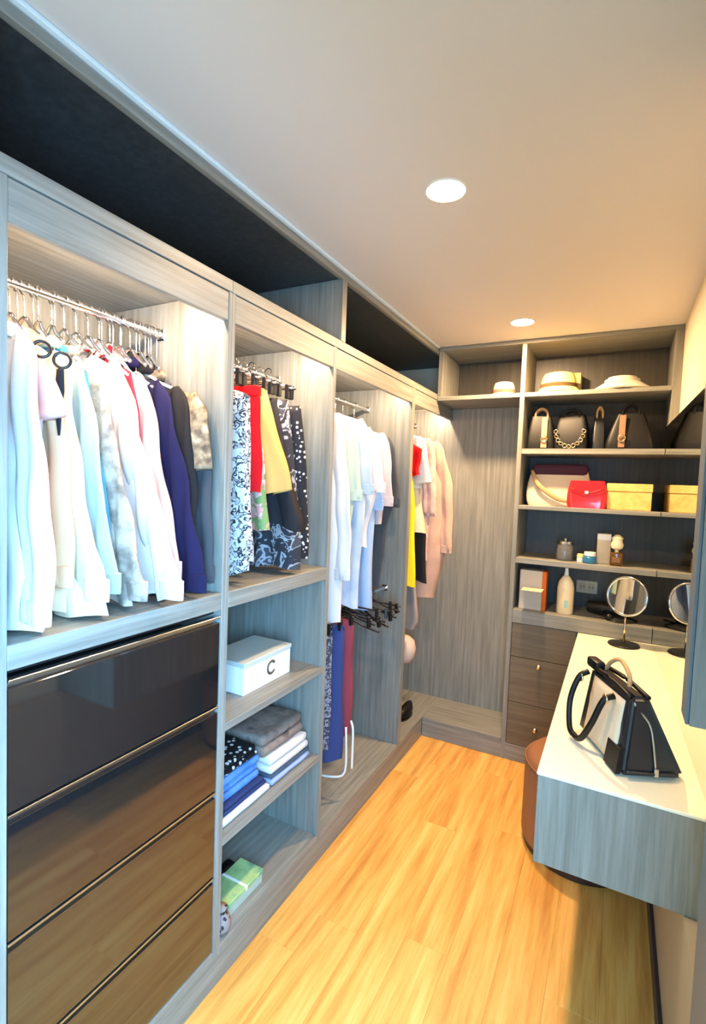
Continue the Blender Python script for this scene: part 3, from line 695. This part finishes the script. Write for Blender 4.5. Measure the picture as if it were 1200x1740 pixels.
handbag('narrow dark grey bag between the larger black handbags', .925, 3.19, S1, .07, .16, .20, .05, R(4), sheen_leather, tan_leather, .05, True)
handbag('large black rounded handbag with a brown strap nearest the mirror', 1.085, 3.13, S1, .25, .17, .20, .13, R(-3), black_leather, black_leather, .05, True, flap_strap(-.035, .25, .20, .17, plain('brown_strap', (134, 98, 74), .5)))

# second shelf
ts = handbag('cream soft bag with a dark purple top flap', .73, 3.17, S2, .34, .18, .21, .31, 0, beige_leather, beige_leather, 0, False, group='bags on the third shelf')
bm = bmesh.new(); add_box(bm, -.15, .155, -.06, .05, .185, .25, .022, 3); mk('top_flap', bm, cloth((70, 44, 58)), ts, 'auto', local=True)
bm = bmesh.new(); add_tube(bm, [(-.15, -.06, .21), (-.10, -.10, .12), (0, -.104, .05), (.08, -.10, .03)], [.010, .014, .014, .008], 8, flat=.4); mk('fold_seam', bm, tan_leather, ts, True, local=True)
rc = empty('clutch_bag', (.89, 3.055, S2), 'glossy red clutch bag leaning in front of the cream bag', 'handbag', 'bags on the third shelf')
bm = bmesh.new(); add_bagbody(bm, .20, .05, .155, .175, .025, r=.4); mk('bag_body', bm, plain('red_patent', (206, 26, 34), .18, coat=.6), rc, 'auto', local=True)
bm = bmesh.new(); add_tube(bm, [(-.085, -.026, .11), (0, -.03, .085), (.085, -.026, .11)], .004, 8, flat=.5); mk('flap_edge', bm, plain('red_dark', (150, 16, 24), .3), rc, True, local=True)
bm = bmesh.new(); add_box(bm, -.012, .012, -.032, -.024, .08, .10, .003); mk('clasp', bm, brass, rc, local=True)
sb = empty('storage_box', (1.10, 3.15, S2), 'honey coloured storage box on the third shelf against the mirror', 'box')
HON = cloth((224, 182, 106), 'mix', (236, 200, 128), 12, (214, 168, 92))
box('box_body', .992, 1.208, 3.06, 3.26, S2, S2 + .10, HON, sb, bev=.003)
box('lid', .989, 1.211, 3.057, 3.263, S2 + .101, S2 + .145, HON, sb, bev=.003)

# cosmetics shelf
def bottle(name, label, x, y, z, prof, mat, cap=None, capmat=None, sx=1, sy=1, n=20, group='cosmetics on the fourth shelf', cat='bottle'):
    o = empty(name, (x, y, z), label, cat, group)
    lathe('bottle_body', prof, (x, y, z + .0005), mat, o, n, sx, sy)
    if cap: lathe('cap', cap, (x, y, z + .0005), capmat, o, n)
    return o
cj = empty('glass_jar', (.79, 3.10, S3), 'clear glass jar with a silver lid on the cosmetics shelf', 'jar', 'cosmetics on the fourth shelf')
lathe('jar_body', [(0, 0), (.044, 0), (.047, .006), (.047, .085), (.04, .095), (.037, .095), (.043, .083), (.043, .01), (0, .008)], (.79, 3.10, S3 + .0005), clear_glass, cj)
lathe('lid', [(0, .130), (.008, .128), (.010, .118), (.04, .112), (.043, .096), (0, .096)], (.79, 3.10, S3 + .0005), chrome, cj)
lathe('jar_filling', [(0, .01), (.04, .01), (.04, .05), (0, .055)], (.79, 3.10, S3 + .0005), cloth((90, 84, 78)), cj)
bottle('cream_pot', 'tiny cream pot with a yellow lid between the jars', .876, 3.07, S3, [(0, 0), (.017, 0), (.018, .004), (.018, .03), (0, .03)], white_plastic, [(0, .050), (.016, .048), (.019, .031), (0, .031)], cloth((222, 206, 140)), cat='jar')
bottle('cream_jar', 'blue glass cream jar with a white lid', .925, 3.065, S3, [(0, 0), (.028, 0), (.032, .006), (.032, .035), (.026, .042), (0, .042)], plain('blue_jar', (48, 130, 176), .2), [(0, .066), (.030, .064), (.031, .043), (0, .043)], white_plastic, cat='jar')
pb = empty('perfume_carton', (.992, 3.12, S3), 'tall white carton behind the perfume bottle', 'carton', 'cosmetics on the fourth shelf')
box('carton_body', .957, 1.027, 3.10, 3.15, S3, S3 + .17, IVORY, pb, bev=.002); box('carton_flap', .957, 1.027, 3.0985, 3.0999, S3 + .135, S3 + .168, white_plastic, pb, bev=0)
po = empty('perfume_bottle', (1.058, 3.065, S3), 'amber perfume bottle with a pale ornate stopper', 'bottle', 'cosmetics on the fourth shelf')
box('bottle_body', 1.026, 1.090, 3.045, 3.085, S3 + .0005, S3 + .075, amber_glass, po, bev=.008, seg=3, smooth='auto')
lathe('stopper', [(0, .076), (.010, .076), (.010, .088), (.028, .098), (.034, .118), (.026, .140), (.030, .155), (.012, .172), (0, .174)], (1.058, 3.065, S3), plain('stopper_cream', (234, 220, 186), .3), po, 14)
box('bottle_label', 1.038, 1.078, 3.0435, 3.0445, S3 + .02, S3 + .05, plain('label_brown', (120, 84, 40), .5), po, bev=0)

# lower shelf
pc = empty('picture_box', (.62, 3.09, S4), 'white and orange picture box standing beside the post', 'box')
box('box_body', .553, .680, 3.06, 3.15, S4, S4 + .235, cloth((226, 214, 196)), pc, bev=.002)
box('orange_side', .6802, .703, 3.06, 3.15, S4, S4 + .235, cloth((214, 106, 44)), pc, bev=.002)
box('printed_panel', .560, .674, 3.0588, 3.0598, S4 + .012, S4 + .125, cloth((236, 206, 176), 'mix', (240, 222, 200), 8, (230, 190, 150)), pc, bev=0)
lathe('printed_dot', [(0, 0), (.022, 0), (.022, .001), (0, .001)], (0, 0, 0), plain('dot_grey', (132, 122, 112), .6), pc, 20, local=True)
pc.children[-1].location = Vector((.640, 3.0590, S4 + .165)) - pc.location; pc.children[-1].rotation_euler.x = R(90)
lo = bottle('lotion_bottle', 'tall cream coloured lotion bottle on the lowest shelf', .808, 3.09, S4, [(0, 0), (.042, 0), (.046, .006), (.046, .15), (.040, .185), (.024, .212), (.016, .222), (0, .222)], plain('lotion_cream', (240, 220, 180), .35),
            [(0, .268), (.009, .266), (.011, .24), (.014, .223), (0, .223)], white_plastic, group='toiletries on the lowest shelf')
box('bottle_label', .806, .826, 3.0428, 3.0436, S4 + .04, S4 + .085, plain('label_teal', (150, 190, 180), .5), lo, bev=0)
sk = empty('wall_socket', (.91, YK - .0125, 1.0), 'ivory double power socket on the back panel above the lowest shelf', 'socket')
box('plate', .848, .968, YK - .020, YK - .0127, 1.002, 1.080, plain('socket_ivory', (206, 196, 172), .4), sk, bev=.003)
for xx in (.883, .933):
    pl = box('socket_outlet', xx - .018, xx + .018, YK - .0235, YK - .0203, 1.02, 1.062, plain('socket_ivory_b', (196, 186, 162), .4), sk, bev=.002)
    for s in (-.008, .008): box('slot', xx + s - .002, xx + s + .002, YK - .0240, YK - .0236, 1.034, 1.05, black_plastic, pl, bev=0)
def cable_pile():
    c = empty('hair_dryer', (1.02, 3.15, S4), 'black hair dryer lying with its cord on the lowest shelf', 'hair dryer')
    bm = bmesh.new(); add_tube(bm, [(.93, 3.2, S4 + .042), (1.0, 3.18, S4 + .042), (1.06, 3.16, S4 + .042), (1.12, 3.14, S4 + .042)], [.034, .041, .038, .027], 16); mk('barrel', bm, black_plastic, c, 'auto')
    tube('grip', [(1.02, 3.16, S4 + .03), (1.03, 3.10, S4 + .022), (1.045, 3.05, S4 + .020)], [.018, .017, .019], black_plastic, c)
    tube('cord', [(1.045, 3.05, S4 + .012), (1.08, 3.03, S4 + .006), (1.14, 3.05, S4 + .006), (1.18, 3.1, S4 + .006), (1.15, 3.16, S4 + .006), (1.12, 3.2, S4 + .006), (1.17, 3.25, S4 + .006)], .0045, black_plastic, c)
cable_pile()

# ------------------------------------------------------------------ vanity mirror on the desk
DZ = .8368
vm = empty('vanity_mirror', (1.118, 2.885, DZ), 'round vanity mirror on a thin brass stand on the desk', 'mirror')
lathe('base', [(0, 0), (.073, 0), (.076, .004), (.072, .010), (.02, .014), (0, .015)], (1.118, 2.885, DZ), black_plastic, vm, 36)
tube('pole', [(1.118, 2.885, DZ + .012), (1.118, 2.885, DZ + .16)], .0055, brass, vm, smooth_k=0)
M3 = Matrix.Rotation(R(-25), 3, 'Z') @ Matrix.Rotation(R(-8), 3, 'X'); cz = DZ + .258
bm = bmesh.new(); add_torus(bm, (1.118, 2.885, cz), .098, .007, 48, 8, M3); mk('rim', bm, chrome, vm, True)
bm = bmesh.new()
for s in (-1, 1):
    cv = bm.verts.new(Vector((1.118, 2.885, cz)) + M3 @ Vector((0, s * .003, 0)))
    ring = [bm.verts.new(Vector((1.118, 2.885, cz)) + M3 @ Vector((.097 * math.cos(2 * math.pi * k / 48), s * .003, .097 * math.sin(2 * math.pi * k / 48)))) for k in range(48)]
    for k in range(48): bm.faces.new((cv, ring[k], ring[(k + 1) % 48]))
mk('mirror_disc', bm, mirror_mat, vm)

# ------------------------------------------------------------------ large handbag on the desk
ang = math.atan2(.076, .157)
hbz = empty('handbag', (1.100, 1.470, DZ), 'black and beige leather tote bag standing on the desk', 'handbag', None, ang)
Wd, Ln, Ht = .180, .295, .222                   # local: x across, y along the length
def frustum(bm, x0, x1, y0, y1, z0, z1, tx0, tx1, ty0, ty1, sub=0):
    v = [bm.verts.new(p) for p in ((x0, y0, z0), (x1, y0, z0), (x1, y1, z0), (x0, y1, z0), (tx0, ty0, z1), (tx1, ty0, z1), (tx1, ty1, z1), (tx0, ty1, z1))]
    for f in ((0, 3, 2, 1), (4, 5, 6, 7), (0, 1, 5, 4), (1, 2, 6, 5), (2, 3, 7, 6), (3, 0, 4, 7)): bm.faces.new([v[i] for i in f])
    return v
bm = bmesh.new(); frustum(bm, 0, Wd, 0, Ln, .004, Ht, .028, .078, .02, Ln - .015)
bmesh.ops.bevel(bm, geom=list(bm.edges), offset=.014, segments=3, affect='EDGES')
mk('bag_body', bm, sheen_leather, hbz, 'auto', local=True)
# beige panel on the long side, with a slight bow
bm = bmesh.new()
gx = []
for i in range(9):
    row = []
    for j in range(9):
        s, t = i / 8, j / 8
        x = (0 + .028 * t) - .004 - .006 * math.sin(math.pi * s) * math.sin(math.pi * t)
        row.append(bm.verts.new((x, .045 + (Ln - .055 - .045) * s + (.004 if t > .5 else 0), .018 + (Ht - .022 - .018) * t)))
    gx.append(row)
for i in range(8):
    for j in range(8): bm.faces.new((gx[i][j], gx[i + 1][j], gx[i + 1][j + 1], gx[i][j + 1]))
ex = bmesh.ops.extrude_face_region(bm, geom=list(bm.faces))
bmesh.ops.translate(bm, verts=[q for q in ex['geom'] if isinstance(q, bmesh.types.BMVert)], vec=(.012, 0, 0))
mk('beige_panel', bm, beige_leather, hbz, True, local=True)
bm = bmesh.new(); frustum(bm, -.0095, .004, .012, .085, .006, .075, .0005, .012, .016, .085); mk('corner_patch', bm, black_leather, hbz, local=True)
bm = bmesh.new(); add_tube(bm, [(.028, .03, Ht - .004), (.03, Ln * .5, Ht + .004), (.03, Ln - .02, Ht - .002)], .007, 8, flat=1); mk('top_piping', bm, black_leather, hbz, True, local=True)
bm = bmesh.new(); add_tube(bm, [(.078, .03, Ht - .004), (.078, Ln * .5, Ht + .004), (.076, Ln - .02, Ht - .002)], .007, 8); mk('top_piping', bm, black_leather, hbz, True, local=True)
bm = bmesh.new(); add_tube(bm, [(.092, -.002, .03), (.085, .004, .10), (.076, .012, .15), (.05, .02, .185), (.036, .024, .205)], .0032, 6); mk('zipper', bm, alu, hbz, True, local=True)
bm = bmesh.new(); add_box(bm, .087, .099, -.008, .0, .012, .035, .002); mk('zip_pull', bm, alu, hbz, local=True)
bm = bmesh.new(); add_tube(bm, [(.012, -.003, .022), (.08, -.004, .020), (.145, -.003, .022)], .004, 6); mk('base_piping', bm, sheen_leather, hbz, True, local=True)
# handle hanging down over the long side, and a second one folded over the top
bm = bmesh.new(); add_tube(bm, [(.018, .10, Ht - .03), (-.012, .10, Ht - .045), (-.034, .118, .10), (-.046, .155, .034), (-.050, .195, .022), (-.050, .235, .034), (-.040, .265, .11), (-.014, .27, Ht - .04), (.016, .27, Ht - .02)], .0092, 8); mk('handle', bm, black_leather, hbz, True, local=True)
bm = bmesh.new(); add_tube(bm, [(.06, .10, Ht - .01), (.065, .115, Ht + .03), (.065, .17, Ht + .055), (.06, .22, Ht + .03), (.055, .245, Ht - .01)], .0065, 8); mk('handle', bm, tan_leather, hbz, True, local=True)
bm = bmesh.new(); add_box(bm, .022, .055, Ln - .06, Ln + .012, Ht - .01, Ht + .022, .008, 2); mk('top_flap', bm, black_leather, hbz, 'auto', local=True)
for yy in (.10, .27):
    bm = bmesh.new(); add_torus(bm, (-.008, yy, Ht - .04), .012, .003, 16, 6, Matrix.Rotation(R(90), 3, 'Z')); mk('ring', bm, brass, hbz, True, local=True)

# ------------------------------------------------------------------ pouf under the desk
pf = empty('pouf', (.98, 2.40, 0), 'round brown leather pouf tucked under the floating desk', 'pouf')
lathe('seat', [(0, .03), (.245, .03), (.252, .05), (.25, .36), (.243, .395), (.22, .415), (.15, .425), (0, .428)], (.98, 2.40, 0), pouf_leather, pf, 48)
lathe('pouf_base', [(0, 0), (.238, 0), (.243, .006), (.243, .0295), (0, .0295)], (.98, 2.40, 0), pouf_base, pf, 48)
bm = bmesh.new(); add_torus(bm, (0, 0, 0), .2495, .004, 48, 6, Matrix.Rotation(R(90), 3, 'X')); bmesh.ops.translate(bm, verts=bm.verts, vec=(.98, 2.40, .385)); mk('piping', bm, pouf_leather, pf, True)
